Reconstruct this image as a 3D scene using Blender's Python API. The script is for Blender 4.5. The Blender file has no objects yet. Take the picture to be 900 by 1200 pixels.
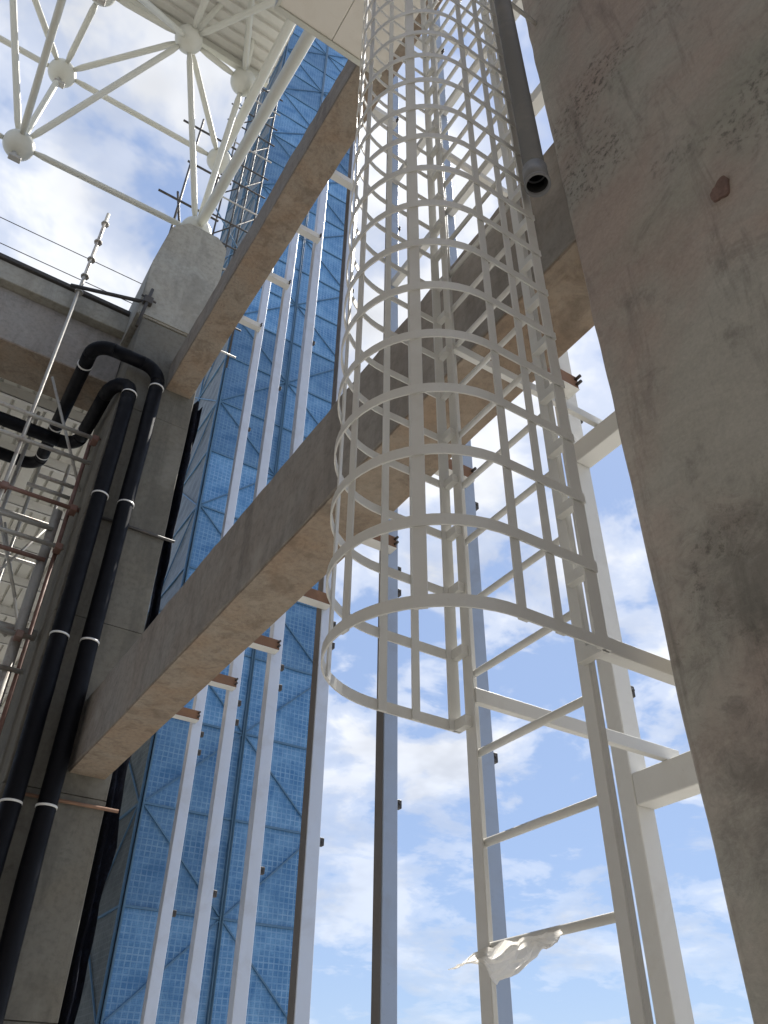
import bpy, bmesh, math, random
from mathutils import Vector, Matrix, noise
random.seed(7)
H = 1.6                      # eye height above the floor; Z below is measured from the eye, then lifted by H
scn = bpy.context.scene
COL = scn.collection

# ------------------------------------------------------------------ camera
RM = ((0.84080367, 0.33890194, 0.42213111),
      (-0.54121645, 0.50958692, 0.66888409),
      (0.01157363, -0.7908645, 0.61188185))      # columns: right, down, forward in world axes
cam_d = bpy.data.cameras.new('camera')
cam = bpy.data.objects.new('camera', cam_d)
COL.objects.link(cam)
m = Matrix(((RM[0][0], -RM[0][1], -RM[0][2], 0), (RM[1][0], -RM[1][1], -RM[1][2], 0),
            (RM[2][0], -RM[2][1], -RM[2][2], H), (0, 0, 0, 1)))
cam.matrix_world = m
cam_d.sensor_fit = 'VERTICAL'
cam_d.sensor_height = 36.0
cam_d.sensor_width = 27.0
cam_d.lens = 951.6 / 1200 * 36
cam_d.clip_start = 0.05
cam_d.clip_end = 3000
scn.camera = cam

# ------------------------------------------------------------------ light
SUN_DIR = Vector((0.484, 0.221, 0.847)).normalized()     # towards the sun
world = bpy.data.worlds.new('World')
scn.world = world
world.use_nodes = True
wn, wl = world.node_tree.nodes, world.node_tree.links
wn.clear()
out = wn.new('ShaderNodeOutputWorld')
bg = wn.new('ShaderNodeBackground')
sky = wn.new('ShaderNodeTexSky')
sky.sky_type = 'NISHITA'
sky.sun_disc = False
sky.sun_elevation = math.asin(SUN_DIR.z)
sky.sun_rotation = math.atan2(SUN_DIR.x, SUN_DIR.y)
sky.air_density = 1.0
sky.dust_density = 0.4
sky.ozone_density = 3.0
bg.inputs['Strength'].default_value = 0.08
# clouds: noise on the view direction flattened to a cloud layer
tc = wn.new('ShaderNodeTexCoord')
sep = wn.new('ShaderNodeSeparateXYZ')
wl.new(tc.outputs['Generated'], sep.inputs[0])
def wmath(op, a, b=None):
    n = wn.new('ShaderNodeMath'); n.operation = op
    for i, v in enumerate((a, b)):
        if v is None: continue
        if isinstance(v, (int, float)): n.inputs[i].default_value = v
        else: wl.new(v, n.inputs[i])
    return n.outputs[0]
zz = wmath('ADD', wmath('MAXIMUM', sep.outputs[2], 0.0), 0.22)
cmb = wn.new('ShaderNodeCombineXYZ')
wl.new(wmath('DIVIDE', sep.outputs[0], zz), cmb.inputs[0])
wl.new(wmath('DIVIDE', sep.outputs[1], zz), cmb.inputs[1])
cmb.inputs[2].default_value = 3.7
def wnoise(scale, detail, rough, dist=0.0):
    n = wn.new('ShaderNodeTexNoise')
    n.inputs['Scale'].default_value = scale; n.inputs['Detail'].default_value = detail
    n.inputs['Roughness'].default_value = rough; n.inputs['Distortion'].default_value = dist
    wl.new(cmb.outputs[0], n.inputs['Vector'])
    return n.outputs['Fac']
def wramp(fac, stops):
    r = wn.new('ShaderNodeValToRGB')
    r.color_ramp.interpolation = 'EASE'
    e = r.color_ramp.elements
    e[0].position, e[0].color = stops[0][0], (*[stops[0][1]] * 3, 1)
    e[1].position, e[1].color = stops[-1][0], (*[stops[-1][1]] * 3, 1)
    for p, v in stops[1:-1]:
        k = e.new(p); k.color = (v, v, v, 1)
    wl.new(fac, r.inputs[0])
    return r.outputs[0]
big = wnoise(2.1, 6, 0.58, 0.25)
fine = wnoise(6.5, 5, 0.6, 0.4)
mixn = wmath('ADD', wmath('MULTIPLY', big, 0.70), wmath('MULTIPLY', fine, 0.30))
cover = wramp(mixn, [(0.455, 0.0), (0.51, 0.5), (0.58, 1.0)])
shade = wramp(wnoise(3.3, 4, 0.6, 0.2), [(0.34, 0.74), (0.60, 1.0)])
cloudc = wn.new('ShaderNodeMix'); cloudc.data_type = 'RGBA'; cloudc.blend_type = 'MULTIPLY'
cloudc.inputs['Factor'].default_value = 1.0
cloudc.inputs['A'].default_value = (8.5, 8.7, 9.1, 1)
wl.new(shade, cloudc.inputs['B'])
mixc = wn.new('ShaderNodeMix'); mixc.data_type = 'RGBA'
low = wramp(sep.outputs[2], [(0.0, 0.25), (0.22, 0.6), (0.45, 1.0)])      # fewer clouds low down
wl.new(wmath('MULTIPLY', wmath('MULTIPLY', cover, low), 0.95), mixc.inputs['Factor'])
haze_l = wn.new('ShaderNodeMix'); haze_l.data_type = 'RGBA'      # thin high veil lifts the blue a little
haze_l.inputs['Factor'].default_value = 0.62
wl.new(sky.outputs[0], haze_l.inputs['A'])
haze_l.inputs['B'].default_value = (3.7, 4.9, 7.6, 1)
wl.new(haze_l.outputs['Result'], mixc.inputs['A'])
wl.new(cloudc.outputs['Result'], mixc.inputs['B'])
wl.new(mixc.outputs['Result'], bg.inputs['Color'])
wl.new(bg.outputs[0], out.inputs[0])

sun_d = bpy.data.lights.new('sun', 'SUN')
sun_d.energy = 5.0
sun_d.angle = math.radians(0.6)
sun_d.color = (1.0, 0.95, 0.87)
sun = bpy.data.objects.new('sun', sun_d)
COL.objects.link(sun)
sun.rotation_euler = SUN_DIR.to_track_quat('Z', 'Y').to_euler()
sun.location = (0, 0, 60)

scn.view_settings.view_transform = 'Standard'
scn.view_settings.look = 'None'
scn.view_settings.gamma = 1.0
scn.view_settings.use_curve_mapping = False
scn.view_settings.exposure = 0.62
scn.render.engine = 'CYCLES'
scn.cycles.use_light_tree = False
scn.cycles.max_bounces = 5
scn.cycles.diffuse_bounces = 4
scn.cycles.glossy_bounces = 2
scn.cycles.transmission_bounces = 2
scn.cycles.caustics_reflective = False
scn.cycles.caustics_refractive = False
scn.render.resolution_x, scn.render.resolution_y = 768, 1024

# ------------------------------------------------------------------ materials
def mat(name, color, rough=0.6, metal=0.0, spec=0.5):
    M = bpy.data.materials.new(name); M.use_nodes = True
    b = M.node_tree.nodes['Principled BSDF']
    b.inputs['Base Color'].default_value = (*color, 1)
    b.inputs['Roughness'].default_value = rough
    b.inputs['Metallic'].default_value = metal
    b.inputs['Specular IOR Level'].default_value = spec
    return M
class NT:
    def __init__(s, M):
        s.t = M.node_tree; s.n = s.t.nodes; s.l = s.t.links; s.b = s.n['Principled BSDF']
        c = s.n.new('ShaderNodeTexCoord'); s.obj = c.outputs['Object']; s.uv = c.outputs['UV']
    def mapping(s, sc, rot=(0, 0, 0)):
        n = s.n.new('ShaderNodeMapping'); n.inputs['Scale'].default_value = sc
        n.inputs['Rotation'].default_value = rot
        s.l.new(s.obj, n.inputs['Vector']); return n.outputs[0]
    def noise(s, scale, detail=6, rough=0.6, vec=None, dist=0.0):
        n = s.n.new('ShaderNodeTexNoise')
        n.inputs['Scale'].default_value = scale; n.inputs['Detail'].default_value = detail
        n.inputs['Roughness'].default_value = rough; n.inputs['Distortion'].default_value = dist
        s.l.new(vec if vec is not None else s.obj, n.inputs['Vector']); return n.outputs['Fac']
    def vor(s, scale, vec=None):
        n = s.n.new('ShaderNodeTexVoronoi'); n.inputs['Scale'].default_value = scale
        s.l.new(vec if vec is not None else s.obj, n.inputs['Vector']); return n.outputs['Distance']
    def ramp(s, fac, stops):
        r = s.n.new('ShaderNodeValToRGB'); e = r.color_ramp.elements
        def cc(v): return (v, v, v, 1) if isinstance(v, (int, float)) else (*v, 1)
        e[0].position, e[0].color = stops[0][0], cc(stops[0][1])
        e[1].position, e[1].color = stops[-1][0], cc(stops[-1][1])
        for p, v in stops[1:-1]: e.new(p).color = cc(v)
        s.l.new(fac, r.inputs[0]); return r.outputs[0]
    def mix(s, a, b, fac, mode='MIX'):
        n = s.n.new('ShaderNodeMix'); n.data_type = 'RGBA'; n.blend_type = mode
        for k, v in (('Factor', fac), ('A', a), ('B', b)):
            if isinstance(v, (int, float)): n.inputs[k].default_value = v
            elif isinstance(v, tuple): n.inputs[k].default_value = (*v, 1)
            else: s.l.new(v, n.inputs[k])
        return n.outputs['Result']
    def math(s, op, a, b=0.0):
        n = s.n.new('ShaderNodeMath'); n.operation = op
        for i, v in enumerate((a, b)):
            if isinstance(v, (int, float)): n.inputs[i].default_value = v
            else: s.l.new(v, n.inputs[i])
        return n.outputs[0]
    def bump(s, h, strength=0.3, dist=0.01):
        n = s.n.new('ShaderNodeBump'); n.inputs['Strength'].default_value = strength
        n.inputs['Distance'].default_value = dist
        s.l.new(h, n.inputs['Height']); s.l.new(n.outputs[0], s.b.inputs['Normal'])
    def color(s, c): s.l.new(c, s.b.inputs['Base Color'])
    def rough(s, c): s.l.new(c, s.b.inputs['Roughness'])

def concrete(name, base, warm, dark, stain=0.5, brown=0.4, bumps=0.35, scale=1.0, pores=True):
    M = mat(name, base, 0.88, 0, 0.25); t = NT(M)
    c = t.mix(base, warm, t.ramp(t.noise(1.1 * scale, 4, 0.62, dist=0.4), [(0.38, 0.0), (0.66, brown)]))
    fine = t.noise(14 * scale, 6, 0.7)
    c = t.mix(c, t.ramp(fine, [(0.25, 0.62), (0.5, 0.98), (0.8, 1.2)]), 0.75, 'MULTIPLY')
    st = t.noise(1.0, 5, 0.66, t.mapping((2.6 * scale, 2.6 * scale, 0.5 * scale)), 0.6)     # runs down the face
    c = t.mix(c, dark, t.ramp(st, [(0.50, 0.0), (0.60, stain * 0.55), (0.74, stain)]))
    bl = t.noise(3.2 * scale, 6, 0.75, dist=1.0)
    c = t.mix(c, dark, t.ramp(bl, [(0.58, 0.0), (0.70, stain * 0.8)]))
    lt = t.noise(2.3 * scale, 4, 0.6, dist=0.3)
    c = t.mix(c, tuple(min(1, v * 1.35) for v in base), t.ramp(lt, [(0.56, 0.0), (0.72, 0.5)]))
    if pores:
        p = t.vor(26 * scale)
        pm = t.ramp(p, [(0.035, 1.0), (0.085, 0.0)])
        sel = t.ramp(t.noise(5 * scale, 3, 0.5), [(0.5, 0.0), (0.6, 1.0)])
        c = t.mix(c, dark, t.math('MULTIPLY', pm, t.math('MULTIPLY', sel, 0.7)))
    t.color(c)
    t.bump(t.math('ADD', t.math('MULTIPLY', fine, 0.5), t.noise(55 * scale, 2, 0.7)), bumps, 0.006)
    return M
M_CON = concrete('concrete_grey', (0.31, 0.29, 0.265), (0.31, 0.25, 0.20), (0.12, 0.11, 0.098))
def column_plaster():
    M = mat('column_plaster', (0.3, 0.28, 0.25), 0.85, 0, 0.3); t = NT(M)
    c = t.mix((0.44, 0.425, 0.385), (0.42, 0.335, 0.295), t.ramp(t.noise(1.3, 5, 0.6, dist=0.5), [(0.40, 0.0), (0.62, 0.75)]))
    c = t.mix(c, (0.34, 0.345, 0.295), t.ramp(t.noise(0.8, 4, 0.6, t.mapping((1, 1, 0.7)), 0.4), [(0.46, 0.0), (0.62, 0.85)]))
    tr = t.noise(1.0, 8, 0.7, t.mapping((4, 4, 7), (0.35, 0, 0)), 1.6)                  # trowel strokes
    c = t.mix(c, t.ramp(tr, [(0.3, 0.80), (0.5, 1.0), (0.72, 1.2)]), 0.5, 'MULTIPLY')
    run = t.noise(1.0, 9, 0.7, t.mapping((7, 7, 0.9)), 0.5)
    c = t.mix(c, (0.15, 0.135, 0.12), t.ramp(run, [(0.55, 0.0), (0.72, 0.55)]))
    area = t.ramp(t.noise(1.15, 4, 0.55, dist=0.8), [(0.50, 0.0), (0.66, 1.0)])
    spot = t.ramp(t.noise(30, 6, 0.8), [(0.50, 0.0), (0.62, 1.0)])
    c = t.mix(c, (0.085, 0.08, 0.073), t.math('MULTIPLY', area, t.math('MULTIPLY', spot, 0.9)))   # mould specks
    c = t.mix(c, (0.12, 0.112, 0.10), t.ramp(t.noise(1.7, 9, 0.7, dist=0.9), [(0.57, 0.0), (0.70, 0.6)]))
    c = t.mix(c, (0.42, 0.40, 0.36), t.ramp(t.noise(4.5, 8, 0.75, dist=0.6), [(0.60, 0.0), (0.76, 0.4)]))
    for cy, cz, rad, amt in ((1.0, 1.28, 0.40, 0.55), (1.16, 0.70, 0.30, 0.55)):             # two damp stains with ragged edges
        d = t.n.new('ShaderNodeVectorMath'); d.operation = 'DISTANCE'
        t.l.new(t.obj, d.inputs[0]); d.inputs[1].default_value = (1.937, cy, cz + H)
        e = t.math('ADD', t.math('MULTIPLY', d.outputs['Value'], 1.0 / rad), t.math('MULTIPLY', t.math('SUBTRACT', t.noise(6.5, 8, 0.8, dist=1.0), 0.5), 3.2))
        c = t.mix(c, (0.13, 0.125, 0.115), t.ramp(e, [(0.15, amt), (1.0, 0.0)]))
    fine = t.noise(60, 6, 0.75)
    c = t.mix(c, t.ramp(fine, [(0.3, 0.78), (0.7, 1.18)]), 0.6, 'MULTIPLY')
    t.color(c)
    t.bump(t.math('ADD', t.math('MULTIPLY', tr, 0.8), t.math('MULTIPLY', fine, 0.35)), 0.4, 0.010)
    return M
M_CONC = column_plaster()
M_CONB = concrete('concrete_brown_formwork', (0.30, 0.255, 0.205), (0.29, 0.205, 0.14), (0.14, 0.105, 0.08), 0.65, 0.7, 0.9, 1.6)
M_CONL = concrete('concrete_pale', (0.36, 0.35, 0.31), (0.36, 0.32, 0.25), (0.19, 0.18, 0.155), 0.65, 0.5, 0.25, 0.8)
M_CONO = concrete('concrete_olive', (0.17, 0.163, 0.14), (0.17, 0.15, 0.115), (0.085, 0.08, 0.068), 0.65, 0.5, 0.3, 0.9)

concrete_room = M_CON
M_CONB2 = concrete('concrete_brown_side', (0.27, 0.24, 0.20), (0.26, 0.20, 0.145), (0.12, 0.10, 0.085), 0.65, 0.6, 0.6, 1.3)
def paint(name, color, rough=0.45, dirt=(0.5, 0.44, 0.36), amt=0.35, metal=0.0, bump=0):
    M = mat(name, color, rough, metal, 0.4); t = NT(M)
    a = t.ramp(t.noise(3.5, 5, 0.7, dist=0.5), [(0.5, 0.0), (0.78, amt)])
    c = t.mix(color, dirt, a)
    sp = t.noise(40, 3, 0.7)
    c = t.mix(c, dirt, t.ramp(sp, [(0.66, 0.0), (0.78, amt)]))
    t.color(c)
    t.rough(t.ramp(t.noise(9, 4, 0.6), [(0.3, max(0, rough - 0.1)), (0.7, min(1, rough + 0.15))]))
    if bump: t.bump(sp, bump, 0.002)
    return M
M_WHITE = paint('white_paint', (0.67, 0.665, 0.635), 0.45, (0.46, 0.42, 0.36), 0.35)
M_WHITE2 = paint('white_frame_paint', (0.56, 0.56, 0.50), 0.45, (0.45, 0.43, 0.35), 0.35, bump=0)
M_GALV = paint('galvanised_steel', (0.56, 0.61, 0.70), 0.42, (0.44, 0.45, 0.48), 0.6, 0.3)
M_GALVB = paint('blue_grey_galvanised_steel', (0.33, 0.385, 0.48), 0.42, (0.26, 0.28, 0.32), 0.6, 0.3)  # darker blue-grey copy of the galvanised steel
M_SHADE = paint('dark_side_shade', (0.15, 0.14, 0.135), 0.7, (0.16, 0.13, 0.10), 0.5)  # shade on the inner side of the posts, put into the colour
M_RUST = paint('rusty_steel', (0.20, 0.115, 0.075), 0.8, (0.32, 0.18, 0.10), 0.7)
M_SCAF = paint('scaffold_tube', (0.44, 0.43, 0.40), 0.55, (0.22, 0.13, 0.09), 0.8, 0.4)
M_SCAFR = paint('scaffold_tube_red', (0.23, 0.13, 0.105), 0.65, (0.30, 0.26, 0.24), 0.7, 0.1)
M_DARK = paint('dark_steel', (0.055, 0.052, 0.05), 0.6, (0.12, 0.09, 0.07), 0.5)
M_PVC = paint('grey_pipe', (0.20, 0.205, 0.215), 0.42, (0.33, 0.31, 0.29), 0.5)
M_BLUEF = paint('blue_frame_steel', (0.075, 0.165, 0.275), 0.55, (0.17, 0.23, 0.28), 0.6)
M_BAND = paint('strap_metal', (0.75, 0.75, 0.73), 0.35, (0.5, 0.5, 0.5), 0.3)
M_INS = paint('black_insulation', (0.0035, 0.0038, 0.006), 0.5, (0.010, 0.0105, 0.014), 0.6)
M_INS.node_tree.nodes['Principled BSDF'].inputs['Specular IOR Level'].default_value = 0.14
M_PLATE = paint('white_cladding', (0.70, 0.665, 0.60), 0.55, (0.55, 0.49, 0.40), 0.4)
M_ROOF = paint('roof_sheet', (0.62, 0.61, 0.56), 0.5, (0.45, 0.40, 0.34), 0.4)
M_GROUND = concrete('ground_concrete', (0.34, 0.335, 0.32), (0.34, 0.315, 0.27), (0.2, 0.18, 0.15), 0.4, 0.5, 0.3, 0.3, False)
def blue_sheet(name, c0, c1, line):
    M = mat(name, c0, 0.5, 0.0, 0.4); t = NT(M)
    s = t.n.new('ShaderNodeSeparateXYZ'); t.l.new(t.obj, s.inputs[0])
    def grid(axis, period, duty):
        f = t.math('FRACT', t.math('MULTIPLY', s.outputs[axis], 1.0 / period))
        return t.math('LESS_THAN', f, duty)
    gx = t.math('MAXIMUM', grid(0, 0.115, 0.2), grid(2, 0.115, 0.2))
    hx = t.math('MULTIPLY', grid(0, 0.0288, 0.5), grid(2, 0.0288, 0.5))
    oi = t.n.new('ShaderNodeObjectInfo')
    c = t.mix(c0, c1, t.ramp(t.noise(1.7, 6, 0.75, dist=1.2), [(0.36, 0.0), (0.64, 1.0)]))
    c = t.mix(c, tuple(v * 0.55 for v in c0), t.math('MULTIPLY', hx, 0.5))
    c = t.mix(c, line, t.math('MULTIPLY', gx, t.ramp(t.noise(2.2, 5, 0.6), [(0.35, 0.1), (0.65, 0.55)])))
    c = t.mix(c, t.ramp(oi.outputs['Random'], [(0.0, 0.62), (1.0, 1.12)]), 0.9, 'MULTIPLY')
    t.color(c)
    return M
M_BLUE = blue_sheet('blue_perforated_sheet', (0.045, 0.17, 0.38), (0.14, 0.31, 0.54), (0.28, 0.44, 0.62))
M_BLUEG = blue_sheet('shaded_grey_perforated_sheet', (0.075, 0.10, 0.115), (0.15, 0.175, 0.185), (0.22, 0.25, 0.26))  # left side panels: their shade and see-through grey put into the sheet colour
def net_mat():
    M = mat('black_netting', (0.012, 0.016, 0.032), 0.75); t = NT(M)
    t.color(t.mix((0.008, 0.011, 0.025), (0.04, 0.055, 0.10), t.ramp(t.noise(9, 8, 0.75), [(0.5, 0.0), (0.75, 1.0)])))
    t.bump(t.noise(7, 6, 0.7), 0.8, 0.05)
    return M
M_NET = net_mat()
def film_mat():
    M = mat('plastic_film', (0.78, 0.76, 0.72), 0.28, 0, 0.6); t = NT(M)
    tl = t.n.new('ShaderNodeBsdfTranslucent'); tl.inputs['Color'].default_value = (0.9, 0.88, 0.84, 1)
    mx = t.n.new('ShaderNodeMixShader'); mx.inputs[0].default_value = 0.55
    t.l.new(t.b.outputs[0], mx.inputs[1]); t.l.new(tl.outputs[0], mx.inputs[2])
    t.l.new(mx.outputs[0], t.n['Material Output'].inputs['Surface'])
    t.bump(t.noise(25, 6, 0.7), 0.5, 0.01)
    return M
M_FILM = film_mat()
M_HOLE = mat('pipe_inside_dark', (0.02, 0.02, 0.02), 0.9)  # near-black: the dark of the open pipe put into the colour

# ------------------------------------------------------------------ helpers
def V(x, y, z): return Vector((x, y, z + H))
def link(name, me, material, parent=None):
    if isinstance(me, bmesh.types.BMesh):
        d = bpy.data.meshes.new(name); bmesh.ops.recalc_face_normals(me, faces=me.faces[:]); me.to_mesh(d); me.free(); me = d
        if material: me.materials.append(material)
    o = bpy.data.objects.new(name, me)
    COL.objects.link(o)
    if parent is not None:
        o.parent = parent
        o.matrix_parent_inverse = Matrix.Translation(-parent.location)
    return o
def tag(o, label, cat, group=None):
    o['label'] = label; o['category'] = cat
    if group: o['group'] = group
    return o
def thing(name, loc, label, cat, group=None):
    o = bpy.data.objects.new(name, None); COL.objects.link(o)
    o.location = loc; o.empty_display_size = 0.1
    return tag(o, label, cat, group)
def box(bm, lo, hi, bev=0.0):
    x0, y0, z0 = lo; x1, y1, z1 = hi
    vs = [bm.verts.new(p) for p in ((x0, y0, z0), (x1, y0, z0), (x1, y1, z0), (x0, y1, z0), (x0, y0, z1), (x1, y0, z1), (x1, y1, z1), (x0, y1, z1))]
    fs = [bm.faces.new([vs[i] for i in q]) for q in ((3, 2, 1, 0), (4, 5, 6, 7), (0, 1, 5, 4), (1, 2, 6, 5), (2, 3, 7, 6), (3, 0, 4, 7))]
    if bev > 0:
        es = list({e for f in fs for e in f.edges})
        bmesh.ops.bevel(bm, geom=es, offset=bev, segments=1, affect='EDGES')
def boxo(name, lo, hi, material, parent=None, bev=0.003):
    bm = bmesh.new(); box(bm, (lo[0], lo[1], lo[2] + H), (hi[0], hi[1], hi[2] + H), bev)
    return link(name, bm, material, parent)
def frame_of(d):
    d = d.normalized(); a = Vector((0, 0, 1)) if abs(d.z) < 0.9 else Vector((1, 0, 0))
    u = d.cross(a).normalized(); return u, d.cross(u).normalized()
def ring(bm, c, u, v, r, n): return [bm.verts.new(c + u * (r * math.cos(2 * math.pi * i / n)) + v * (r * math.sin(2 * math.pi * i / n))) for i in range(n)]
def bridge(bm, a, b, smooth=True):
    n = len(a)
    for i in range(n):
        f = bm.faces.new((a[i], a[(i + 1) % n], b[(i + 1) % n], b[i])); f.smooth = smooth
def rod(bm, p0, p1, r, n=10, r_end=None, taper=0.0):
    p0, p1 = Vector(p0), Vector(p1); d = p1 - p0; u, v = frame_of(d); L = d.length; d = d / L
    st = [(0, r), (L, r)] if not r_end else [(0, r_end), (taper, r), (L - taper, r), (L, r_end)]
    rs = [ring(bm, p0 + d * t, u, v, q, n) for t, q in st]
    for a, b in zip(rs, rs[1:]): bridge(bm, a, b)
    bm.faces.new(rs[0][::-1]); bm.faces.new(rs[-1])
def rodo(name, p0, p1, r, material, parent=None, n=10, **k):
    bm = bmesh.new(); rod(bm, p0, p1, r, n, **k); return link(name, bm, material, parent)
def sweep(bm, pts, r, n=16, cap=True):
    pts = [Vector(p) for p in pts]; prev = None; rings = []
    for i, p in enumerate(pts):
        d = (pts[min(i + 1, len(pts) - 1)] - pts[max(i - 1, 0)]).normalized()
        if prev is None: u, v = frame_of(d)
        else:
            u = (prev - d * prev.dot(d)).normalized(); v = d.cross(u)
        prev = u
        rr = r[i] if isinstance(r, list) else r
        rings.append(ring(bm, p, u, v, rr, n))
    for a, b in zip(rings, rings[1:]): bridge(bm, a, b)
    if cap: bm.faces.new(rings[0][::-1]); bm.faces.new(rings[-1])
def rough_bar(axis, lo, hi, seg=0.35, ch=0.018, jit=0.006, amp=0.008, seed=0.0):
    """A cast concrete bar: chamfered section swept along an axis, with uneven edges and faces."""
    bm = bmesh.new(); ax = 'xyz'.index(axis); oth = [i for i in range(3) if i != ax]
    n = max(2, int((hi[ax] - lo[ax]) / seg)); a, b = oth
    w, h = hi[a] - lo[a], hi[b] - lo[b]
    k = 4
    prof = []
    for (s0, s1) in (((ch, 0), (w - ch, 0)), ((w, ch), (w, h - ch)), ((w - ch, h), (ch, h)), ((0, h - ch), (0, ch))):
        for j in range(k + 1):
            t = j / k; prof.append((s0[0] + (s1[0] - s0[0]) * t, s0[1] + (s1[1] - s0[1]) * t))
    rings = []
    for i in range(n + 1):
        r = []
        for (pa, pb) in prof:
            co = [0, 0, 0]; co[ax] = lo[ax] + (hi[ax] - lo[ax]) * i / n; co[a] = lo[a] + pa; co[b] = lo[b] + pb
            p = Vector(co); q = noise.noise_vector(p * 0.9 + Vector((seed, 0, 0))) * amp + noise.noise_vector(p * 4.3 + Vector((0, seed, 0))) * jit
            q[ax] = 0
            p = p + q; p.z += H
            r.append(bm.verts.new(p))
        rings.append(r)
    for r0, r1 in zip(rings, rings[1:]): bridge(bm, r0, r1, False)
    bm.faces.new(rings[0][::-1]); bm.faces.new(rings[-1])
    return bm

# ------------------------------------------------------------------ ground, floor
bm = bmesh.new()
g = 600
vs = [bm.verts.new(p) for p in ((-g, -g, -0.12), (g, -g, -0.12), (g, g, -0.12), (-g, g, -0.12))]
bm.faces.new(vs)
o = link('ground', bm, M_GROUND); o['kind'] = 'structure'
bm = bmesh.new(); box(bm, (-14, -6, -0.45), (3.0, 12.4, 0.0), 0.02)
o = link('floor', bm, M_GROUND); o['kind'] = 'structure'

# the rest of the storey the camera stands in: side wall, back wall, slab overhead (all out of frame)
for nm, ax, lo, hi, lab in (('concrete_wall', 'y', (-7.4, -6, -1.6), (-7, 11, 11.3), 'long concrete side wall of the building interior'),
                            ('concrete_wall', 'x', (-7.4, -6.5, -1.6), (1.2, -6.05, 11.3), 'concrete end wall of the building interior')):
    tag(link(nm, rough_bar(ax, lo, hi, 1.0, 0.01, 0.004, 0.008, 70), concrete_room), lab, 'wall')
tag(link('concrete_slab', rough_bar('y', (-7.4, -6, 11.32), (-3.2, 10.8, 11.6), 1.0, 0.01, 0.004, 0.008, 71), concrete_room), 'concrete roof slab over the building interior', 'slab')

# ------------------------------------------------------------------ concrete columns and beams
o = link('concrete_column', rough_bar('z', (1.937, -0.9, -1.6), (2.55, 1.425, 12.0), 0.06, 0.014, 0.005, 0.006, 3.1), M_CONC)
tag(o, 'wide grey-brown plastered concrete column beside the caged ladder', 'column')
# reddish repair patch on its face
bm = bmesh.new()
c = (0.737, 2.829); pts = []
for i in range(26):
    a = 2 * math.pi * i / 26; r = 0.044 + 0.006 * noise.noise(Vector((math.cos(a) * 5, math.sin(a) * 5, 1.3))) + 0.02 * noise.noise(Vector((math.cos(a) * 1.2, math.sin(a) * 1.2, 7.3)))
    pts.append(bm.verts.new((1.9265, c[0] + r * math.cos(a) * 0.85, c[1] + H + r * math.sin(a) * 1.3)))
f = bm.faces.new(pts)
ex = bmesh.ops.extrude_face_region(bm, geom=[f]); bmesh.ops.translate(bm, vec=(0.03, 0, 0), verts=[v for v in ex['geom'] if isinstance(v, bmesh.types.BMVert)])
p = link('repair_patch', bm, concrete('patch_red', (0.27, 0.185, 0.16), (0.24, 0.15, 0.12), (0.13, 0.09, 0.075), 0.5, 0.5, 0.8, 6.0, False), o)
p['label'] = 'small reddish brown patch of chipped plaster'

BX0, BX1 = 1.955, 2.4
o = thing('concrete_beam', V(2.18, 5.7, 3.39), 'grey concrete beam with brown rough underside passing behind the caged ladder', 'beam')
bm = rough_bar('y', (BX0, 1.43, 3.405), (BX1, 10.0, 4.325), 0.07, 0.02, 0.009, 0.010, 8.0)
link('beam_body', bm, M_CON, o)
bm = rough_bar('y', (BX0 + 0.006, 1.435, 3.39), (BX1 - 0.006, 9.99, 3.412), 0.2, 0.004, 0.003, 0.004, 9.0)
link('underside', bm, M_CONB, o)
o = thing('concrete_beam', V(2.18, 5.7, 9.87), 'brown concrete beam running up to the white soffit plate', 'beam')
bm = rough_bar('y', (BX0, 1.43, 9.885), (BX1, 10.0, 10.54), 0.07, 0.02, 0.010, 0.012, 18.0)
link('beam_body', bm, M_CONB2, o)
bm = rough_bar('y', (BX0 + 0.006, 1.435, 9.87), (BX1 - 0.006, 9.99, 9.892), 0.2, 0.004, 0.003, 0.004, 19.0)
link('underside', bm, M_CONB, o)

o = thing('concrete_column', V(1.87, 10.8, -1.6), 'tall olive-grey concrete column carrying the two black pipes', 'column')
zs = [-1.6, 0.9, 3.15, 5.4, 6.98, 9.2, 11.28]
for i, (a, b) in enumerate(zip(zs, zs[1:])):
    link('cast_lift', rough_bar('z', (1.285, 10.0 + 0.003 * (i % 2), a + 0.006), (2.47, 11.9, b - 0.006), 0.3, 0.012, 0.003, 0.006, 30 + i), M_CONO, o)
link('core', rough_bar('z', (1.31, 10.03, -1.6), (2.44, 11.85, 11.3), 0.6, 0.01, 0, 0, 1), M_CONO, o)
# pedestal block on top of it, chamfered towards the top
bm = bmesh.new()
prof = [(1.17, 11.32), (2.46, 11.32), (2.46, 14.2), (2.25, 14.42), (1.62, 14.42), (1.33, 14.05), (1.17, 12.8)]
fr = [bm.verts.new((x, 9.97, z + H)) for x, z in prof]; bk = [bm.verts.new((x, 11.7, z + H)) for x, z in prof]
bm.faces.new(fr[::-1]); bm.faces.new(bk); bridge(bm, fr, bk, False)
bmesh.ops.bevel(bm, geom=bm.edges[:], offset=0.03, segments=2, affect='EDGES')
o = link('concrete_pedestal', bm, M_CONL)
tag(o, 'pale concrete pedestal block under the white space frame', 'pedestal')

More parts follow.
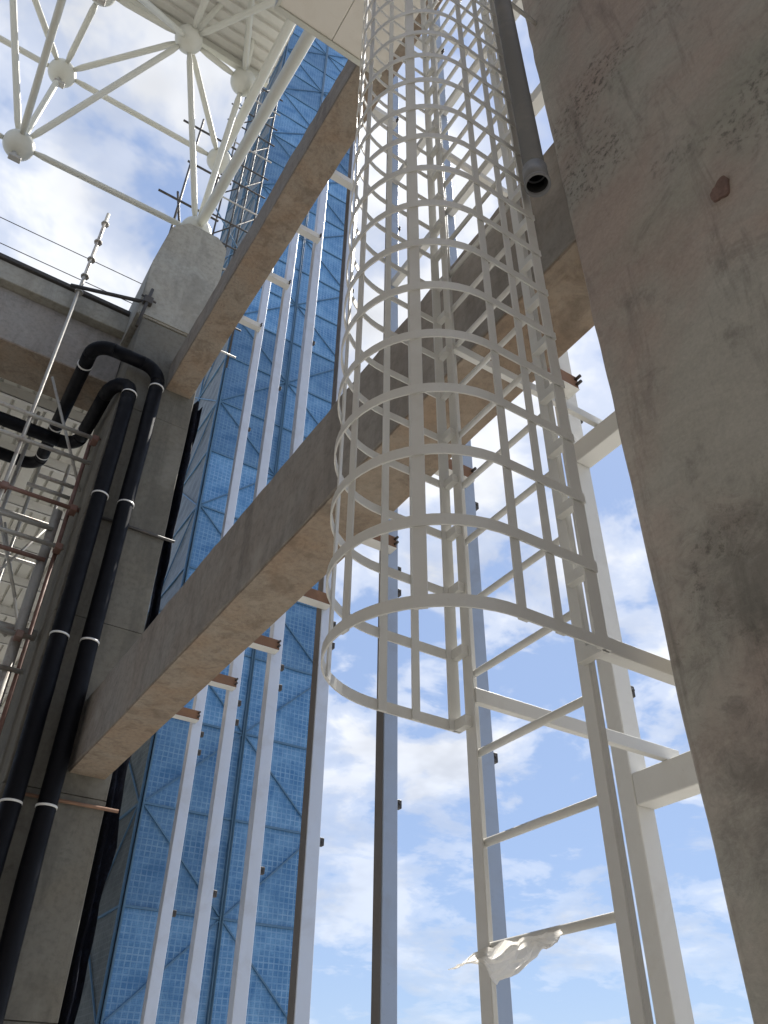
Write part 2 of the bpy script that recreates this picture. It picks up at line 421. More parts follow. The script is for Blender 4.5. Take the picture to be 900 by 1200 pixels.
# parapet beam along the roof edge at the left
o = thing('parapet_beam', V(-2, 11.4, 10.4), 'grey concrete parapet beam over the sheet metal roof underside', 'beam')
link('beam_body', rough_bar('x', (-9, 11.0, 10.46), (1.27, 11.9, 11.62), 0.5, 0.015, 0.004, 0.006, 50), M_CON, o)
link('underside', rough_bar('x', (-8.99, 10.98, 10.43), (1.26, 11.88, 10.468), 0.3, 0.004, 0.003, 0.004, 51), M_CONB, o)
link('fascia', rough_bar('x', (-9, 10.82, 11.62), (1.17, 11.9, 12.06), 0.5, 0.012, 0.003, 0.004, 52), M_CONL, o)
boxo('coping', (-9, 10.76, 12.06), (1.16, 11.95, 12.15), M_DARK, o, 0.01)

# ------------------------------------------------------------------ sheet roof behind, with purlins, and the far wall
o = thing('metal_roof', V(-4, 18, 11.0), 'pale ribbed sheet metal roof seen from below behind the parapet', 'roof')
def sheet_mesh(w, y0, y1, n):
    bm = bmesh.new(); pit = w / n; prof = []
    for i in range(n):
        x = i * pit
        prof += [(x, 0), (x + pit * 0.78, 0), (x + pit * 0.84, 0.07), (x + pit * 0.94, 0.07)]
    prof.append((w, 0))
    A = [bm.verts.new((x, y0, z)) for x, z in prof]; B = [bm.verts.new((x, y1, z)) for x, z in prof]
    for i in range(len(A) - 1): bm.faces.new((A[i], A[i + 1], B[i + 1], B[i]))
    me = bpy.data.meshes.new('roof_sheet'); bm.to_mesh(me); bm.free(); me.materials.append(M_ROOF); return me
sh = sheet_mesh(1.5, 11.95, 34, 5)
for i in range(8):
    s = link('roof_sheet', sh, None, o); s.location = Vector((-9.7 + 1.5 * i, 0, 11.25 + H)) 
s = link('roof_sheet', sheet_mesh(1.5, 18.0, 34, 5), None, o); s.location = Vector((2.3, 0, 11.25 + H))
for y in (12.9, 14.6, 16.3, 18.0, 19.7, 21.4, 23.1, 24.8, 26.5, 28.2):
    bm = bmesh.new()
    box(bm, (-10, y, 11.0 + H), (2.25 if y < 17.5 else 3.8, y + 0.015, 11.24 + H)); box(bm, (-10, y, 11.0 + H), (2.25 if y < 17.5 else 3.8, y + 0.09, 11.012 + H))
    link('purlin', bm, M_WHITE, o)
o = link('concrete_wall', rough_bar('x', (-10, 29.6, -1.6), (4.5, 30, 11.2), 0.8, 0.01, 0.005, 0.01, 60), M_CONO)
tag(o, 'dim concrete back wall under the sheet metal roof', 'wall')

# ------------------------------------------------------------------ black insulated pipes
def arc(c, a, b, n=8):
    """quarter turn from c+a to c+b"""
    return [c + a * math.cos(t) + b * math.sin(t) for t in [math.pi / 2 * i / n for i in range(n + 1)]]
def insulated_pipe(label, runs, r, bands, loc):
    o = thing('insulated_pipe', loc, label, 'pipe', 'black pipes on the column')
    for kind, pts in runs:
        bm = bmesh.new()
        dense = []
        for p, q in zip(pts, pts[1:]):
            k = max(1, int((Vector(q) - Vector(p)).length / 0.25))
            dense += [Vector(p).lerp(Vector(q), i / k) for i in range(k)]
        dense.append(Vector(pts[-1]))
        rr = [r * (1.0 + 0.045 * noise.noise(p * 2.1)) for p in dense]
        dense = [p + noise.noise_vector(p * 0.8) * 0.012 for p in dense]
        sweep(bm, dense, rr, 20)
        link(kind, bm, M_INS, o)
    for p, d in bands:
        d = Vector(d)
        rodo('strap', Vector(p) - d * 0.012, Vector(p) + d * 0.012, r * 1.07, M_BAND, o, 20)
    return o
RP = 0.113
Q = 9.79
def W(*p): return V(*p)
a1 = [W(1.775, Q, -1.6), W(1.775, Q, 9.72)]
e1 = arc(W(1.475, Q, 9.72), Vector((0.3, 0, 0)), Vector((0, 0, 0.3)))
a2 = [W(1.475, Q, 10.02), W(0.98, Q, 10.02)]
e2 = arc(W(0.98, Q + 0.3, 10.02), Vector((0, -0.3, 0)), Vector((-0.3, 0, 0)))
a3 = [W(0.68, Q + 0.3, 10.02), W(0.68, 13.1, 10.02)]
e3 = arc(W(0.38, 13.1, 10.02), Vector((0.3, 0, 0)), Vector((0, 0.3, 0)))
a4 = [W(0.38, 13.4, 10.02), W(-6, 13.4, 10.02)]
insulated_pipe('black insulated pipe with the larger loop over the column head',
               [('pipe_run', a1), ('elbow', e1), ('pipe_run', a2), ('elbow', e2), ('pipe_run', a3), ('elbow', e3), ('pipe_run', a4)], RP,
               [(W(1.775, Q, z), (0, 0, 1)) for z in (9.6, 7.2, 4.97, 2.9, 0.8)] + [(W(0.68, 10.35, 10.02), (0, 1, 0)), (W(0.68, 12.1, 10.02), (0, 1, 0)), (W(0.68, 13.0, 10.02), (0, 1, 0))], W(1.775, Q, -1.6))
b1 = [W(1.4, Q, -1.6), W(1.4, Q, 9.2)]
e1 = [W(1.4, Q, 9.2), W(1.395, Q, 9.3), W(1.37, Q + 0.02, 9.40), W(1.32, Q + 0.06, 9.46), W(1.24, Q + 0.13, 9.5), W(1.17, Q + 0.24, 9.5), W(1.13, Q + 0.36, 9.5), W(1.115, Q + 0.5, 9.5)]
b2 = [W(1.115, Q + 0.5, 9.5), W(1.08, 11.5, 9.5)]
e2 = arc(W(0.78, 11.5, 9.5), Vector((0.3, 0, 0)), Vector((0, 0.3, 0)))
b3 = [W(0.78, 11.8, 9.5), W(-6, 11.8, 9.5)]
insulated_pipe('black insulated pipe with the smaller loop turning round the column corner',
               [('pipe_run', b1), ('elbow', e1), ('pipe_run', b2), ('elbow', e2), ('pipe_run', b3)], RP,
               [(W(1.4, Q, z), (0, 0, 1)) for z in (9.25, 7.2, 4.95, 2.88, 0.8)] + [(W(1.085, 11.3, 9.5), (0, 1, 0))], W(1.4, Q, -1.6))

# ------------------------------------------------------------------ dark netting beside the column
bm = bmesh.new()
N, K = 60, 8
gridv = []
for i in range(N + 1):
    z = -1.6 + (11.6) * i / N; row = []
    for j in range(K + 1):
        t = j / K
        x = 2.485 + 0.19 * t + 0.05 * noise.noise(Vector((t * 2, z * 1.3, 5)))
        y = 10.2 + 0.16 * math.sin(t * 9 + z * 0.7) + 0.10 * noise.noise(Vector((t * 3, z * 2.1, 1)))
        row.append(bm.verts.new((x, y, z + H)))
    gridv.append(row)
for i in range(N):
    for j in range(K):
        f = bm.faces.new((gridv[i][j], gridv[i][j + 1], gridv[i + 1][j + 1], gridv[i + 1][j])); f.smooth = True
bmesh.ops.solidify(bm, geom=bm.faces[:], thickness=0.012)
o = link('debris_net', bm, M_NET); tag(o, 'crumpled black debris netting hanging down the side of the column', 'netting')

# ------------------------------------------------------------------ facade posts with brackets to the beams
PY = [2.305, 3.31, 4.26, 5.25, 6.20, 7.13, 8.08]
PX0, PX1 = 2.713, 2.822
plab = ['white steel facade post beside the wide concrete column', 'galvanised facade post right behind the ladder rungs',
        'galvanised facade post standing alone against open sky beside the blue tower', 'galvanised facade post along the edge of the blue tower',
        'galvanised facade post over the blue tower, next to the edge post', 'galvanised facade post over the blue tower, second from the column',
        'galvanised facade post over the blue tower, closest to the piped column']
def channel(bm, x0, x1, yc, z0, w=0.085, h=0.1, t=0.007):
    box(bm, (x0, yc - w / 2, z0 + H), (x1, yc + w / 2, z0 + t + H))
    box(bm, (x0, yc - w / 2, z0 + t + H), (x1, yc - w / 2 + t, z0 + h + H))
    box(bm, (x0, yc + w / 2 - t, z0 + t + H), (x1, yc + w / 2, z0 + h + H))
for i, y in enumerate(PY):
    o = thing('steel_post', V(2.765, y + 0.045, -1.6), plab[i], 'post', 'facade posts beyond the beams')
    mt = M_WHITE if i == 0 else (M_GALVB if i < 3 else M_GALV)
    d = 0.09
    boxo('post_shaft', (PX0, y, -1.6), (PX1, y + d, 13.2), mt, o, 0.004)
    if 0 < i < 4: boxo('shade_strip', (PX0 - 0.006, y + 0.008, -1.58), (PX0 + 0.001, y + d - 0.001, 13.19), M_SHADE, o, 0.001)  # added dark strip that deepens the shaded inner side of the post
    boxo('base_plate', (PX0 - 0.06, y - 0.06, -1.6), (PX1 + 0.06, y + d + 0.06, -1.585), mt, o, 0.002)
    for zb in (3.52, 9.92):
        bm = bmesh.new(); channel(bm, 2.395, PX0 + 0.035, y - 0.047, zb)
        b = link('bracket', bm, M_RUST if zb < 5 else M_WHITE, o)
        bm = bmesh.new(); box(bm, (PX0 - 0.32, y - 0.094, zb - 0.006 + H), (PX0 + 0.035, y - 0.001, zb - 0.001 + H))
        link('flange', bm, M_WHITE, b)
        bm = bmesh.new()
        for dz in (0.03, 0.075): rod(bm, V(PX0 + 0.02, y - 0.13, zb + dz), V(PX0 + 0.02, y - 0.085, zb + dz), 0.011, 6)
        link('bolt', bm, M_DARK, b)
    for z in (1.64, 3.2, 3.4, 5.9, 7.9):
        bm = bmesh.new(); box(bm, (PX1, y + 0.02, z + H), (PX1 + 0.045, y + 0.06, z + 0.055 + H), 0.004)
        rod(bm, V(PX1 + 0.025, y + 0.01, z + 0.028), V(PX1 + 0.025, y + 0.07, z + 0.028), 0.008, 6)
        link('clip', bm, M_DARK, o)
# transoms from the last post towards the column
for k, z in enumerate((1.11, 3.0, 4.9, 6.8, 8.7)):
    o = boxo('steel_transom', (PX0 + 0.002, -0.9, z), (PX1 - 0.002, PY[0] - 0.001, z + 0.135), M_WHITE, None, 0.004)
    tag(o, ['lowest white steel transom joining the white post below the ladder cage', 'white steel transom joining the white post beside the beam underside',
            'white steel transom just above the concrete beam', 'upper white steel transom above the concrete beam', 'topmost white steel transom near the white soffit'][k], 'transom', 'white transoms')
for k, z in enumerate((4.9, 6.8, 8.7)):
    for j, y in enumerate((PY[0], PY[1])):
        o = boxo('steel_transom', (PX0 + 0.02, y + 0.0905, z), (PX1 - 0.02, PY[j + 1] - 0.0005, z + 0.09), M_WHITE, None, 0.004)
        tag(o, '%s white steel rail behind the cage %s' % (('lowest', 'middle', 'topmost')[k], ('touching the white facade post', 'between the two galvanised posts')[j]), 'transom', 'rails between posts behind the cage')

# ------------------------------------------------------------------ caged ladder
LX, YL, YR = 1.725, 2.10, 1.60
lad = thing('caged_ladder', V(LX, 1.85, -1.6), 'white steel ladder with a round safety cage', 'ladder')
ztop = 9.3
bm = bmesh.new()
box(bm, (LX, YL + 0.014, -1.6 + H), (LX + 0.008, YL + 0.068, ztop + H), 0.002); box(bm, (LX + 0.008, YL + 0.06, -1.6 + H), (LX + 0.06, YL + 0.068, ztop + H), 0.002)
link('stile', bm, M_WHITE, lad)
bm = bmesh.new()
box(bm, (LX, YR - 0.046, -1.6 + H), (LX + 0.008, YR, ztop + H), 0.002); box(bm, (LX + 0.008, YR - 0.046, -1.6 + H), (LX + 0.032, YR - 0.038, ztop + H), 0.002)
link('stile', bm, M_WHITE, lad)
for k in range(-6, 30):
    z = 0.464 + 0.3 * k
    rodo('rung', V(LX + 0.022, YR - 0.037, z), V(LX + 0.022, YL + 0.061, z), 0.0135, M_WHITE, lad, 12)
# cage hoops: a U of flat bar in plan
CX, CY, RX, RY = 1.375, 1.83, 0.372, 0.372
def upath(n=28):
    P = [Vector((LX - 0.02, CY - RY + 0.0, 0))]
    for i in range(1, 4): P.append(Vector((LX - 0.02 - (LX - 0.02 - CX) * i / 4, CY - RY, 0)))
    for i in range(n + 1):
        a = -math.pi / 2 - math.pi * i / n
        P.append(Vector((CX + RX * math.cos(a), CY + RY * math.sin(a), 0)))
    for i in range(1, 5): P.append(Vector((CX + (LX - 0.02 - CX) * i / 4, CY + RY, 0)))
    return P
UP = upath()
def strip(bm, pts, t, z0, z1):
    rows = []
    for i, p in enumerate(pts):
        d = (pts[min(i + 1, len(pts) - 1)] - pts[max(i - 1, 0)]).normalized(); nrm = Vector((-d.y, d.x, 0))
        q0, q1 = p + nrm * t / 2, p - nrm * t / 2
        rows.append([bm.verts.new((q.x, q.y, z + H)) for q, z in ((q0, z0), (q1, z0), (q1, z1), (q0, z1))])
    for a, b in zip(rows, rows[1:]): bridge(bm, a, b, False)
    bm.faces.new(rows[0][::-1]); bm.faces.new(rows[-1])
hoop_me = None
for k in range(28):
    z = 1.155 + 0.2795 * k
    if hoop_me is None:
        bm = bmesh.new(); strip(bm, UP, 0.006, 0, 0.04)
        box(bm, (LX - 0.03, YL + 0.03, H), (LX + 0.0, CY + RY + 0.004, 0.04 + H))
        box(bm, (LX - 0.03, CY - RY - 0.004, H), (LX + 0.0, YR - 0.03, 0.04 + H))
        o = link('hoop', bm, M_WHITE, lad); hoop_me = o.data
    else: o = link('hoop', hoop_me, None, lad)
    o.location.z += z
ztc = 1.155 + 0.2795 * 27 + 0.04
bars = [(0.996, 1.80, 0), (1.10, 1.555, 1), (1.10, 2.105, -1)] + [(x, CY + s * RY, 2) for x in (1.39, 1.53, 1.699) for s in (-1, 1)]
for (x, y, kd) in bars:
    c = Vector((CX, CY, 0)); p = Vector((x, y, 0))
    if kd == 2: nrm = Vector((0, 1 if y > CY else -1, 0)); p = Vector((x, y, 0))
    else:
        dd = p - c; nrm = dd.normalized(); p = c + nrm * RX
    tg = Vector((-nrm.y, nrm.x, 0)); p = p - nrm * 0.0065
    w = 0.026 if x > 1.6 else (0.020 if kd == 1 else 0.0165)
    bm = bmesh.new()
    vs = []
    for z in (1.155, ztc):
        vs.append([bm.verts.new((q.x, q.y, z + H)) for q in (p - tg * w - nrm * 0.003, p + tg * w - nrm * 0.003, p + tg * w + nrm * 0.003, p - tg * w + nrm * 0.003)])
    bridge(bm, vs[0], vs[1], False); bm.faces.new(vs[0][::-1]); bm.faces.new(vs[1])
    link('cage_bar', bm, M_WHITE, lad)
# stand-off brackets to the transoms
for z in (1.245, 3.135, 5.035, 6.935):
    boxo('standoff', (LX + 0.0085, YL + 0.008, z), (PX1 - 0.02, YL + 0.038, z + 0.055), M_WHITE, lad, 0.002)
    if z < 2: boxo('standoff', (LX + 0.012, YR - 0.098, z - 0.06), (PX0 + 0.0, YR - 0.047, z - 0.004), M_WHITE, lad, 0.002)

# torn plastic film caught on the lowest rung in view
bm = bmesh.new()
N, K = 26, 8
def tri(v): return abs((v % 2.0) - 1.0)
def fp(t, s):
    y = 1.79 + 0.47 * t
    low = 0.115 * (0.35 + 0.65 * tri(t * 3.1 + 0.35)) * math.sin(math.pi * min(0.97, t + 0.06)) ** 0.6
    z = 0.458 - low * s - 0.05 * max(0, t - 0.72) * 2 - 0.015 * noise.noise(Vector((t * 9, 0, 3)))
    x = LX - 0.01 + 0.055 * s * (tri(t * 4.1 + s * 0.9) - 0.6) + 0.02 * noise.noise(Vector((t * 8, s * 5, 9)))
    return Vector((x, y, z + H))
gr = [[bm.verts.new(fp(i / N, j / K)) for j in range(K + 1)] for i in range(N + 1)]
for i in range(N):
    for j in range(K): bm.faces.new((gr[i][j], gr[i + 1][j], gr[i + 1][j + 1], gr[i][j + 1]))
o = link('plastic_film', bm, M_FILM); tag(o, 'torn scrap of translucent plastic film caught on a ladder rung', 'plastic film')

# ------------------------------------------------------------------ grey drain pipe hanging next to the column
PXP, PYP, PZ = 1.655, 1.345, 3.47
o = thing('drain_pipe', V(PXP, PYP, PZ), 'grey plastic drain pipe with an open socket end beside the cage', 'pipe')
def tube(bm, x, y, z0, z1, r0, r1, n=28):
    c0, c1 = V(x, y, z0), V(x, y, z1); u, v = Vector((1, 0, 0)), Vector((0, 1, 0))
    A, B = ring(bm, c0, u, v, r0, n), ring(bm, c1, u, v, r0, n); a, b = ring(bm, c0, u, v, r1, n), ring(bm, c1, u, v, r1, n)
    bridge(bm, A, B); bridge(bm, a, b); bridge(bm, A, a, False); bridge(bm, B, b, False)
bm = bmesh.new(); tube(bm, PXP, PYP, PZ + 0.1, 9.75, 0.05, 0.044); link('pipe_run', bm, M_PVC, o)
bm = bmesh.new(); tube(bm, PXP, PYP, PZ, PZ + 0.13, 0.058, 0.0505); link('socket', bm, M_PVC, o)
bm = bmesh.new(); tube(bm, PXP, PYP, PZ + 0.02, PZ + 0.098, 0.0504, 0.0498); tube(bm, PXP, PYP, PZ + 0.105, PZ + 0.3, 0.0439, 0.0434); link('dark_liner', bm, M_HOLE, o)  # added near-black liner that darkens the open end
bm = bmesh.new(); tube(bm, PXP, PYP, PZ - 0.002, PZ + 0.012, 0.061, 0.0585); link('rim', bm, M_PVC, o)
bm = bmesh.new(); rod(bm, V(PXP, PYP, PZ + 0.30), V(PXP, PYP, PZ + 0.31), 0.0438, 24); link('dark_disc', bm, M_HOLE, o)  # added dark disc closing the view up the pipe
for z in (5.6, 8.0):
    bm = bmesh.new(); tube(bm, PXP, PYP, z, z + 0.03, 0.054, 0.0505); box(bm, (PXP + 0.05, PYP - 0.01, z + H), (1.96, PYP + 0.01, z + 0.03 + H))
    link('pipe_clamp', bm, M_SCAF, o)

# ------------------------------------------------------------------ white soffit plate at the top
o = thing('soffit_plate', V(1.5, 2.4, 9.62), 'flat white clad soffit plate under the brown beam', 'soffit')
for i, (x0, x1) in enumerate(((0.90, 1.545), (1.55, 2.2))):
    for j, (y0, y1) in enumerate(((0.6, 2.1), (2.105, 3.68))):
        boxo('soffit_panel', (x0, y0, 9.66), (x1, y1, 9.70), M_PLATE, o, 0.004)
boxo('edge_trim', (0.86, 3.683, 9.63), (2.21, 3.74, 9.86), M_WHITE2, o, 0.004)
boxo('edge_trim', (0.86, 0.6, 9.63), (0.897, 3.682, 9.86), M_WHITE2, o, 0.004)
boxo('core_slab', (0.9, 0.6, 9.703), (2.2, 3.68, 9.855), M_CON, o, 0.004)

# ------------------------------------------------------------------ white space frame
sf = thing('space_frame', V(1.9, 10.5, 14.4), 'white steel space frame of tubes and ball nodes on the concrete pedestal', 'space frame')
ND = dict(N1=(-1.68, 10.5, 14.84), N2=(-1.63, 10.5, 17.87), N4=(1.97, 10.5, 17.9), S=(1.87, 10.5, 14.95), N3=(0.386, 8.45, 17.98), N6=(-1.40, 8.5, 17.93), N5=(1.72, 8.7, 18.15),
          M1=(-5.2, 10.5, 14.8), M2=(-5.2, 10.5, 17.85), M3=(-3.16, 8.5, 17.93), Q1=(-1.68, 6.6, 14.84), Q4=(1.97, 5.2, 17.6), QS=(1.87, 4.6, 13.65), Q3=(0.386, 4.9, 17.98),
          Q6=(-1.4, 4.9, 17.93), R5=(2.3, 5.6, 17.6), T3=(1.2, 6.6, 19.6))
ND = {k: V(*p) for k, p in ND.items()}
for k, p in ND.items():
    if k in ('QS', 'Q4', 'R5', 'T3'): continue
    bm = bmesh.new(); bmesh.ops.create_uvsphere(bm, u_segments=28, v_segments=16, radius=0.285 if k != 'S' else 0.33, matrix=Matrix.Translation(p))
    for f in bm.faces: f.smooth = True
    n = link('node', bm, M_WHITE2, sf)
    if k in ('N1', 'N2', 'N6'):
        bm = bmesh.new(); rod(bm, p + Vector((0.02, 0, -0.42)), p + Vector((0, 0, -0.25)), 0.05, 8)
        box(bm, tuple(p + Vector((-0.07, -0.06, -0.46))), tuple(p + Vector((0.15, 0.06, -0.38))), 0.01)
        link('lug', bm, M_SCAF, n)
def strut(a, b, r=0.064, ra=0.24, rb=0.24):
    A, B = ND[a], ND[b]; d = (B - A).normalized()
    rodo('tube', A + d * ra, B - d * rb, r, M_WHITE2, sf, 16, r_end=r * 0.6, taper=0.22)
for a, b in (('N1', 'S'), ('N2', 'N4'), ('N1', 'N2'), ('S', 'N4'), ('N3', 'N1'), ('N3', 'N2'), ('N3', 'N4'), ('N3', 'S'), ('N1', 'M1'), ('N2', 'M2'), ('M1', 'M2'),
             ('N1', 'M3'), ('N2', 'M3'), ('N2', 'N6'), ('N6', 'N3'), ('N3', 'N5'), ('N4', 'N5'), ('N1', 'Q1'), ('N3', 'Q3'), ('N6', 'M3'), ('N6', 'Q6'), ('Q1', 'Q6'), ('N3', 'Q1'),
             ('M3', 'M1'), ('M3', 'M2'), ('S', 'N5'), ('N5', 'Q3')):
    strut(a, b)
strut('S', 'QS', 0.105); strut('N4', 'Q4', 0.10); strut('N3', 'R5', 0.065); strut('N3', 'T3', 0.06); strut('N5', 'T3', 0.06)
# base plate on the pedestal
bm = bmesh.new(); rod(bm, V(1.87, 10.5, 14.38), V(1.87, 10.5, 14.75), 0.3, 20); box(bm, (1.45, 10.1, 14.38 + H), (2.29, 10.95, 14.45 + H), 0.01)
link('support_seat', bm, M_WHITE2, sf)

# roof deck carried by the space frame
dk = thing('canopy_deck', V(0.5, 6.5, 18.4), 'pale ribbed canopy deck on top of the space frame', 'canopy')
def rib_sheet(w, L, n, name):
    bm = bmesh.new(); pit = L / n; prof = []
    for i in range(n):
        y = i * pit; prof += [(y, 0), (y + pit * .6, 0), (y + pit * .7, .06), (y + pit * .9, .06)]
    prof.append((L, 0))
    A = [bm.verts.new((0, y, z)) for y, z in prof]; B = [bm.verts.new((w, y, z)) for y, z in prof]
    for i in range(len(A) - 1): bm.faces.new((A[i], B[i], B[i + 1], A[i + 1]))
    me = bpy.data.meshes.new(name); bm.to_mesh(me); bm.free(); me.materials.append(M_ROOF); return me
ds = rib_sheet(1.2, 6.0, 24, 'deck_sheet')
for i in range(4):
    s = link('deck_sheet', ds, None, dk); s.location = Vector((-2.6 + 1.2 * i, 2.55, 18.55 + H))
for y in (3.2, 5.0, 6.8, 8.5):
    boxo('deck_purlin', (-2.6, y, 18.3), (2.2, y + 0.12, 18.545), M_WHITE2, dk, 0.005)

# ------------------------------------------------------------------ blue tower
TY, TX0, PW, PH = 17.0, 4.93, 2.03, 1.96
tw = thing('scaffold_tower', V(TX0 + PW, TY + 1.8, -1.6), 'tall tower wrapped in blue perforated safety panels with braces', 'scaffold tower')
def shared(name, bm, material):
    me = bpy.data.meshes.new(name); bmesh.ops.recalc_face_normals(bm, faces=bm.faces[:]); bm.to_mesh(me); bm.free(); me.materials.append(material); return me
def panel_meshes(w, h, tagname, m_sheet):
    bm = bmesh.new(); n = 6
    g = [[bm.verts.new((w * i / n, 0.02 + 0.012 * math.sin(i * 1.9 + j * 2.3), h * j / n)) for j in range(n + 1)] for i in range(n + 1)]
    for i in range(n):
        for j in range(n): bm.faces.new((g[i][j], g[i + 1][j], g[i + 1][j + 1], g[i][j + 1]))
    sh = shared('mesh_panel', bm, m_sheet)
    bm = bmesh.new(); t = 0.022
    box(bm, (0.006, -0.02, 0), (0.006 + t * 1.5, 0.035, h)); box(bm, (w - 0.006 - t * 1.5, -0.02, 0), (w - 0.006, 0.035, h))
    box(bm, (0.04, -0.018, 0), (w - 0.04, 0.033, t)); box(bm, (0.04, -0.018, h - t), (w - 0.04, 0.033, h))
    fr = shared('panel_frame', bm, M_BLUEF)
    def diag(a, b):
        bm = bmesh.new(); a, b = Vector(a), Vector(b); d = (b - a).normalized(); nn = Vector((-d.z, 0, d.x)) * 0.016
        q = [a + nn, a - nn, b - nn, b + nn]
        lo = [bm.verts.new(p + Vector((0, -0.03, 0))) for p in q]; hi = [bm.verts.new(p + Vector((0, 0.0, 0))) for p in q]
        bm.faces.new(lo); bm.faces.new(hi[::-1]); bridge(bm, lo, hi, False)
        return shared('brace', bm, M_BLUEF)
    return sh, fr, diag((0.05, 0, 0.05), (w - 0.05, 0, h - 0.05)), diag((0.05, 0, h - 0.05), (w - 0.05, 0, 0.05))
FM = panel_meshes(PW, PH, 'front', M_BLUE)
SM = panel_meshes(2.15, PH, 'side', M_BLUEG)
def add_panel(meshes, mw, up, has=True):
    sh, fr, d_up, d_dn = meshes
    p = bpy.data.objects.new('mesh_panel', sh); COL.objects.link(p); p.parent = tw
    p.matrix_local = Matrix.Translation(-tw.location) @ mw
    for nm, me in (('panel_frame', fr), ('brace', d_up if up else d_dn)):
        c = bpy.data.objects.new(nm, me); COL.objects.link(c); c.parent = p
Z0 = 5.47 - 4 * PH
NR = 30
for r in range(NR):
    z = Z0 + r * PH
    for cidx in range(2):
        up = ((r + cidx) % 2 == 0)
        add_panel(FM, Matrix.Translation(V(TX0 + cidx * PW, TY, z)), up)
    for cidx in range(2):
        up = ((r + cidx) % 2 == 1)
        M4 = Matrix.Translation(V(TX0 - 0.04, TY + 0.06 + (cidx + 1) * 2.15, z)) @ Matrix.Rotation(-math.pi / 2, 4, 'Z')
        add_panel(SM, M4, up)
boxo('core', (TX0 + 0.35, TY + 0.4, -1.6), (TX0 + 2 * PW - 0.02, TY + 4.2, Z0 + NR * PH - 0.2), M_CON, tw, 0.01)
for x in (TX0 + PW - 0.03, TX0 + PW + 0.03, TX0 + 0.0, TX0 + 2 * PW):
    rodo('standard', V(x, TY - 0.05, -1.6), V(x, TY - 0.05, Z0 + NR * PH), 0.015, M_BLUEF, tw, 8)
boxo('side_panel', (TX0 + 2 * PW - 0.01, TY + 0.06, -1.6), (TX0 + 2 * PW + 0.01, TY + 4.3, Z0 + NR * PH), M_BLUE, tw, 0.001)

# ------------------------------------------------------------------ scaffolding under and beside the parapet
sc = thing('tube_scaffold', V(0.3, 10.6, -1.6), 'tube scaffold with rusty ledgers below the parapet beam', 'scaffold')
def stube(name, p, q, r=0.024, mt=None, par=None): return rodo(name, V(*p), V(*q), r * (1.3 if par is None else 1.0), mt or M_SCAF, par or sc, 10)
SY = 10.6
st = stube('standard', (0.22, SY, -1.6), (0.2, SY, 14.3), 0.026)
for z in (13.95, 13.35, 12.8, 12.3, 11.85, 8.78, 8.28, 7.37):
    rodo('rosette', V(0.21, SY, z), V(0.21, SY, z + 0.03), 0.075, M_SCAF, st, 8)
for x, z0, z1, rr, mt in ((1.02, -1.6, 7.35, 0.055, M_SCAF), (1.16, -1.6, 8.9, 0.024, M_SCAFR), (-0.75, -1.6, 9.2, 0.024, M_SCAF)):
    stube('standard', (x, SY + 0.12, z0), (x, SY + 0.12, z1), rr, mt)
for z, x0, x1, mt, dy in ((8.78, -1.6, 1.25, M_SCAF, -.05), (8.28, -1.4, 1.24, M_SCAF, -.05), (7.37, -1.6, 1.28, M_SCAFR, -.05), (6.98, -1.6, 1.02, M_SCAF, .05), (6.66, -1.5, 1.24, M_SCAF, -.05),
                          (6.45, -1.6, 1.05, M_SCAFR, .05), (5.2, -1.5, 1.2, M_SCAF, -.05), (4.75, -1.5, 1.22, M_SCAF, .05), (8.0, .6, 1.15, M_SCAF, .3), (7.85, .5, 1.15, M_SCAF, .4), (8.05, -.6, 1.2, M_SCAF, 1.6), (7.6, -.6, 1.3, M_SCAF, 2.2), (6.2, -.2, 1.3, M_SCAF, 1.9), (5.7, 0, 1.3, M_SCAF, 2.6), (5.0, .2, 1.4, M_SCAF, 3.0)):
    stube('ledger', (x0, SY + dy, z), (x1, SY + dy, z), 0.026, mt)
for x, dy in ((0.35, 2.0), (0.75, 3.4), (1.25, 3.2)): stube('standard', (x, SY + dy, -1.6), (x, SY + dy, 10.6), 0.026, M_SCAF)
for p, q in (((0.3, SY + .2, 9.9), (1.24, SY + .2, 7.9)), ((0.3, SY + 2.1, 6.5), (1.25, SY + 2.1, 8.6)), ((0.5, SY + 3.1, 8.8), (1.3, SY + 3.1, 6.8)), ((0.2, SY + .3, 7.3), (0.85, SY + .3, 5.9)), ((-.1, SY + .3, 6.1), (0.9, SY + .3, 5.3))):
    stube('diagonal_brace', p, q, 0.018, M_SCAF)
bx = stube('ledger', (0.0, SY + .18, 5.35), (1.25, SY + .18, 5.35), 0.06)
for x, z in ((1.2, 8.78), (1.2, 7.37), (0.21, 7.37), (1.16, 6.66), (1.02, 5.2)):
    bm = bmesh.new(); box(bm, (x - .05, SY - .1, z - .05 + H), (x + .05, SY + .08, z + .05 + H), 0.01); rod(bm, V(x - .08, SY - .06, z + .02), V(x + .08, SY - .06, z + .02), .016, 6)
    link('coupler', bm, M_SCAFR, sc)
# dark tube clamped between that scaffold and the pedestal
o = thing('clamped_tube', V(0.2, 10.52, 11.85), 'dark steel tube clamped level between scaffold standard and pedestal', 'tube')
rodo('tube', V(0.05, 10.5, 11.83), V(1.34, 9.93, 11.62), 0.035, M_DARK, o, 10)
rodo('tube', V(1.22, 9.9, 10.9), V(1.30, 9.9, 11.95), 0.03, M_DARK, o, 10)
bm = bmesh.new(); box(bm, (1.2, 9.86, 11.55 + H), (1.36, 9.965, 11.72 + H), 0.01); rod(bm, V(1.15, 9.9, 11.7), V(1.42, 9.9, 11.66), 0.02, 6); link('coupler', bm, M_DARK, o)
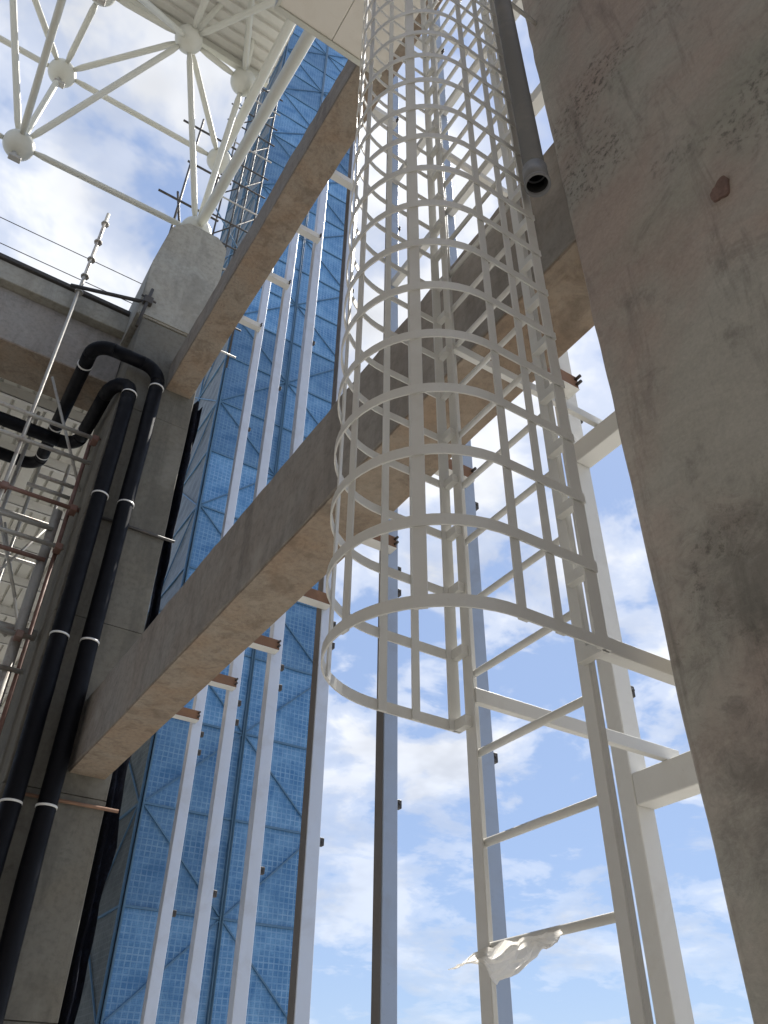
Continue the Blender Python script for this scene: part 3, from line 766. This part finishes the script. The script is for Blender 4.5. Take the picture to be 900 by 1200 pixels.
# tie tubes round the column
for z in (6.98, 3.05):
    o = rodo('tie_tube', V(1.32, 9.965, z), V(2.62, 9.965, z), 0.022, M_DARK if z > 5 else M_RUST, None, 8)
    tag(o, 'dark tie tube across the column above the beam' if z > 5 else 'rusty tie tube across the column below the beam', 'tube')
# two thin cables in the sky
for k, z in enumerate((13.88, 13.2)):
    o = rodo('cable', V(-9, 11.5, z), V(1.9, 11.5, z + 0.02), 0.009, M_DARK, None, 6)
    tag(o, ['upper thin cable stretched over the parapet', 'lower thin cable stretched over the parapet'][k], 'cable')
# loose scaffold tubes behind the pedestal
sc2 = thing('tube_scaffold', V(1.7, 12.0, 11.3), 'thin tube scaffold sticking up behind the concrete pedestal', 'scaffold')
for p, q in (((1.1, 12, 21.36), (2.75, 12, 21.4)), ((1.05, 12, 17.95), (2.6, 12, 17.95)), ((1.6, 12.1, 11.9), (1.6, 12.1, 22.1)), ((2.35, 12.1, 11.9), (2.35, 12.1, 20.5)),
             ((1.5, 12, 19.7), (2.7, 12, 19.72)), ((2.1, 12.1, 15.5), (1.5, 12.1, 18.4)), ((2.0, 12, 16.4), (2.9, 12, 16.3))):
    stube('tube', p, q, 0.03, M_DARK, sc2)

# tubes of a far scaffold between the space frame and the tower
sc3 = thing('tube_scaffold', V(3.4, 14.0, 11.3), 'dark tube scaffold between the space frame and the blue tower', 'scaffold')
for x, y in ((2.7, 14.0), (3.05, 14.4), (3.4, 14.0), (3.75, 14.3), (4.1, 14.1)): stube('standard', (x, y, 15.5), (x, y, 30.0), 0.027, M_DARK, sc3)
for k in range(14):
    z = 15.8 + 1.05 * k
    stube('ledger', (2.55, 13.95, z), (4.25, 13.95, z), 0.026, M_DARK if k % 3 else M_SCAF, sc3)
    if k % 2 == 0: stube('diagonal_brace', (2.7, 14.1, z), (4.1, 14.1, z + 2.1), 0.022, M_DARK, sc3)
    if k % 3 == 1: stube('diagonal_brace', (4.1, 14.2, z), (2.7, 14.2, z + 2.1), 0.022, M_BLUEF, sc3)
